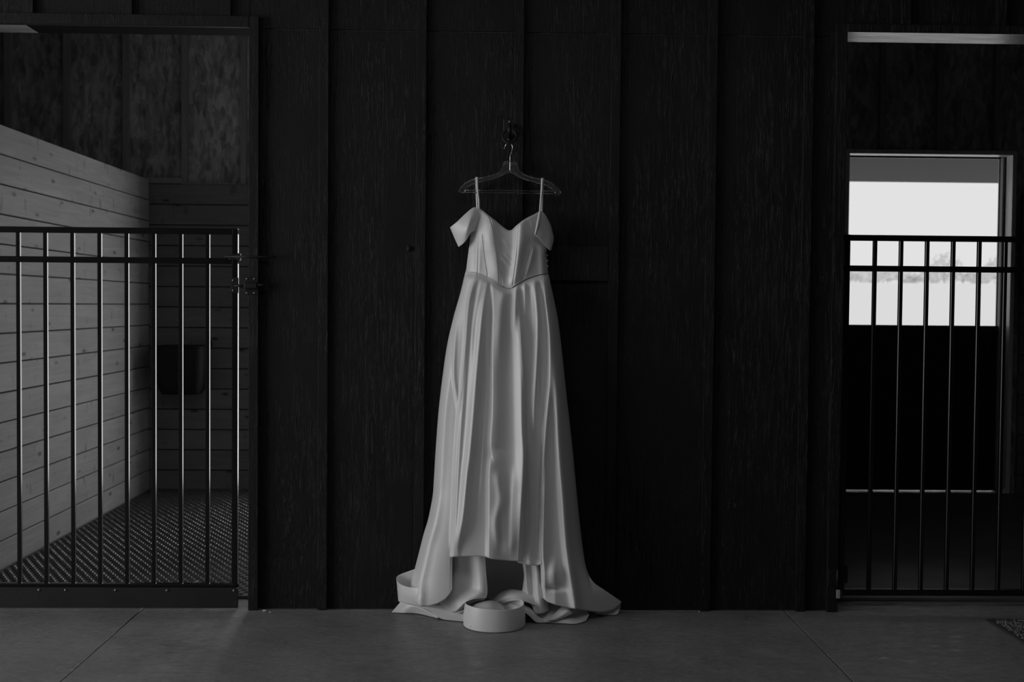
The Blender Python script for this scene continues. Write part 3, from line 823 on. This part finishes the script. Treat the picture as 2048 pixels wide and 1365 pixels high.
for py in (511, 522, 533):
    p = W(1094.2+.03*(py-511), py, .045); bm = bmesh.new(); bmesh.ops.create_uvsphere(bm, u_segments=10, v_segments=6, radius=.0038)
    bmesh.ops.translate(bm, vec=Vector(p), verts=bm.verts); obj('button', mesh_of(bm, 'button'), M['button'], bodice, True)

# ---- the train gathered on the floor
# stiff hem turned up at the left foot
net('hem_band', [
    [(838, 1136, .032), (800, 1150, .036), (793, 1158, .064), (799, 1168, .110), (815, 1174.5, .150), (832, 1176, .182), (848, 1176, .200)],
    [(838, 1168, .034), (802, 1178, .038), (795, 1180, .068), (802, 1188, .118), (819, 1193, .160), (836, 1196, .196), (850, 1196, .215)],
    [(838, 1196, .036), (805, 1200, .040), (797, 1203, .068), (805, 1206, .114), (822, 1209, .154), (840, 1213, .190), (853, 1213.5, .208)]], 24, 80)
# pointed sheet lying out to the left
net('train_layer', [
    [(820, 1192, .020), (806, 1199, .022), (795, 1212, .030), (783.5, 1225.5, .058)],
    [(835, 1200, .045), (822, 1206, .060), (812, 1216, .062), (806, 1228.5, .068)],
    [(852, 1212, .080), (843, 1217, .100), (838, 1222, .085), (838, 1230, .078)],
    [(878, 1232, .150), (877, 1236, .152), (877, 1239, .150), (877, 1242, .148)]], 30, 30)
net('train_layer', [
    [(812, 1207, .090), (832, 1213, .120), (856, 1222, .140), (878, 1236, .158)],
    [(840, 1209, .110), (856, 1214, .140), (872, 1222, .160), (885, 1239, .166)],
    [(872, 1205, .130), (884, 1212, .160), (894, 1226, .180), (902, 1243, .178)],
    [(905, 1200, .140), (912, 1214, .175), (922, 1230, .200), (934, 1247, .200)],
    [(938, 1205, .140), (945, 1218, .180), (955, 1232, .220), (962, 1248, .220)]], 36, 36)
# inner layer hanging below the front hem and rolling over into a lip
net('inner_layer', [
    [(886, 1090, .150), (912, 1090, .186), (940, 1090, .178), (957, 1090, .196), (970, 1090, .200)],
    [(886, 1140, .150), (913, 1140, .190), (942, 1140, .180), (959, 1140, .200), (972, 1140, .202)],
    [(882, 1180, .160), (908, 1180, .196), (940, 1178, .186), (961, 1176, .210), (975, 1176, .206)],
    [(878, 1201, .160), (903, 1204, .198), (931, 1193, .208), (957, 1188, .222), (974, 1192, .214)],
    [(880, 1212, .140), (907, 1225, .196), (930, 1206, .236), (951, 1199, .228), (972, 1197, .212)]], 60, 60)
net('inner_layer', [
    [(907, 1226, .194), (922, 1212, .215), (945, 1202, .212), (970, 1198, .206)],
    [(910, 1227, .196), (930, 1218, .180), (950, 1209, .172), (969, 1202, .184)],
    [(912, 1227.5, .212), (934, 1221, .226), (952, 1212, .224), (971, 1203, .205)]], 24, 40)
# dark hollow under the dress
net('train_layer', [
    [(968, 1110, .050), (1000, 1110, .040), (1030, 1110, .040), (1060, 1112, .055)],
    [(970, 1150, .050), (1000, 1155, .042), (1026, 1150, .046), (1062, 1145, .070)],
    [(974, 1185, .060), (996, 1192, .060), (1018, 1178, .070), (1066, 1170, .095)],
    [(980, 1206, .090), (992, 1205, .100), (1012, 1192, .110), (1068, 1186, .125)]], 30, 40)
# low inner fold of cloth in the middle, sweeping right
net('train_layer', [
    [(985, 1200, .120), (1002, 1186, .130), (1020, 1180, .140), (1042, 1182, .150), (1072, 1184, .150)],
    [(988, 1208, .150), (1005, 1196, .170), (1024, 1190, .182), (1046, 1190, .180), (1076, 1196, .170)],
    [(992, 1215, .150), (1010, 1206, .175), (1030, 1202, .195), (1052, 1205, .195), (1078, 1216, .180)]], 30, 44)
net('train_layer', [
    [(996, 1220, .130), (1012, 1206, .150), (1032, 1207, .160), (1056, 1214, .170), (1078, 1230, .175), (1098, 1236, .170)],
    [(1006, 1232, .170), (1024, 1216, .205), (1040, 1214, .215), (1058, 1222, .210), (1076, 1240, .205), (1094, 1245, .200)],
    [(1012, 1244, .190), (1030, 1228, .220), (1044, 1224, .228), (1058, 1232, .220), (1072, 1245, .212), (1090, 1248.5, .205)]], 30, 50)
# upright lit strip under the recessed hem
net('train_layer', [
    [(1044, 1120, .150), (1050, 1120, .168), (1062, 1120, .160), (1072, 1120, .185), (1090, 1120, .170)],
    [(1048, 1150, .150), (1052, 1152, .172), (1064, 1150, .162), (1074, 1152, .192), (1092, 1152, .175)],
    [(1046, 1172, .150), (1054, 1178, .176), (1066, 1190, .170), (1077, 1190, .200), (1094, 1190, .178)],
    [(1044, 1186, .150), (1056, 1195, .170), (1070, 1225, .185), (1084, 1228, .208), (1098, 1222, .180)]], 40, 44)
# flap with the rounded corner at the right
net('train_layer', [
    [(1070, 1205, .120), (1095, 1208, .135), (1122, 1212, .130), (1150, 1214, .120), (1170, 1218, .100)],
    [(1074, 1224, .160), (1100, 1226, .175), (1124, 1224, .170), (1152, 1224, .150), (1175, 1224, .130)],
    [(1080, 1240, .190), (1100, 1240, .200), (1126, 1238, .205), (1154, 1239, .190), (1178, 1230, .150)],
    [(1088, 1247, .200), (1106, 1248.5, .212), (1130, 1249.5, .218), (1152, 1250, .222), (1172, 1243, .185)]], 36, 44)
net('train_layer', [
    [(1092, 1242, .215), (1108, 1229, .205), (1118, 1219, .190), (1126, 1213, .170)],
    [(1108, 1241, .222), (1122, 1232, .222), (1134, 1222, .210), (1142, 1214, .170)],
    [(1120, 1240, .215), (1132, 1234, .215), (1146, 1226, .200), (1152, 1215, .165)]], 24, 30)
# underside of the flared right tip
net('train_layer', [
    [(1190, 1224, .120), (1214, 1222, .085), (1230, 1213, .066), (1241, 1202, .052)],
    [(1192, 1228, .105), (1216, 1228, .085), (1233, 1222, .066), (1241, 1212, .050)],
    [(1196, 1229, .090), (1218, 1232, .090), (1234, 1230, .080), (1239, 1224, .056)]], 24, 30)
# the ring of hem standing up in front
def ring_pts(y_off, rx, ry, cx, cy, zfun, a0, a1, n=90):
    a = np.linspace(a0, a1, n); return a
A = np.linspace(math.radians(-215), math.radians(80), 130)      # -90 deg faces the camera
cB = W(989, 1262, .335)
cxr, cyr = cB[0], -.236
rows = []
for t in np.linspace(0, 1, 26):
    sc_ = 1.0 - .045*t + .02*math.sin(t*math.pi)
    deg = np.degrees(A)
    top = .089 + .003*np.sin(2*A) - .030*sst(35, 80, deg) - .030*sst(-185, -215, deg)
    shrink = 1 - .35*sst(10, 80, deg)
    x = cxr + .1235*sc_*np.cos(A)*shrink*(1+.012*np.sin(3*A)); y = cyr + .112*sc_*np.sin(A)*(1-.3*sst(10, 80, deg))
    z = .003 + top*t
    rows.append(np.stack([x, y, z], -1))
cloth('hem_band', grid_mesh('hem_band', np.array(rows)), .003)
# soft swell of cloth inside that ring
net('train_layer', [
    [(938, 1232, .240), (945, 1214, .225), (962, 1205, .205), (985, 1202, .190), (1002, 1210, .190), (1012, 1225, .200)],
    [(936, 1245, .290), (948, 1222, .275), (966, 1212, .260), (986, 1210, .250), (1006, 1220, .240), (1018, 1235, .240)],
    [(940, 1255, .310), (952, 1238, .310), (972, 1228, .310), (988, 1226, .300), (1008, 1234, .290), (1026, 1245, .280)]], 30, 44)
net('train_layer', [
    [(1008, 1236, .200), (1018, 1222, .180), (1030, 1214, .160), (1044, 1211, .165)],
    [(1012, 1240, .250), (1022, 1225, .230), (1034, 1217, .210), (1046, 1213, .205)],
    [(1014, 1250, .280), (1026, 1235, .270), (1038, 1226, .250), (1046, 1225, .230)]], 24, 30)
rebase(dr)
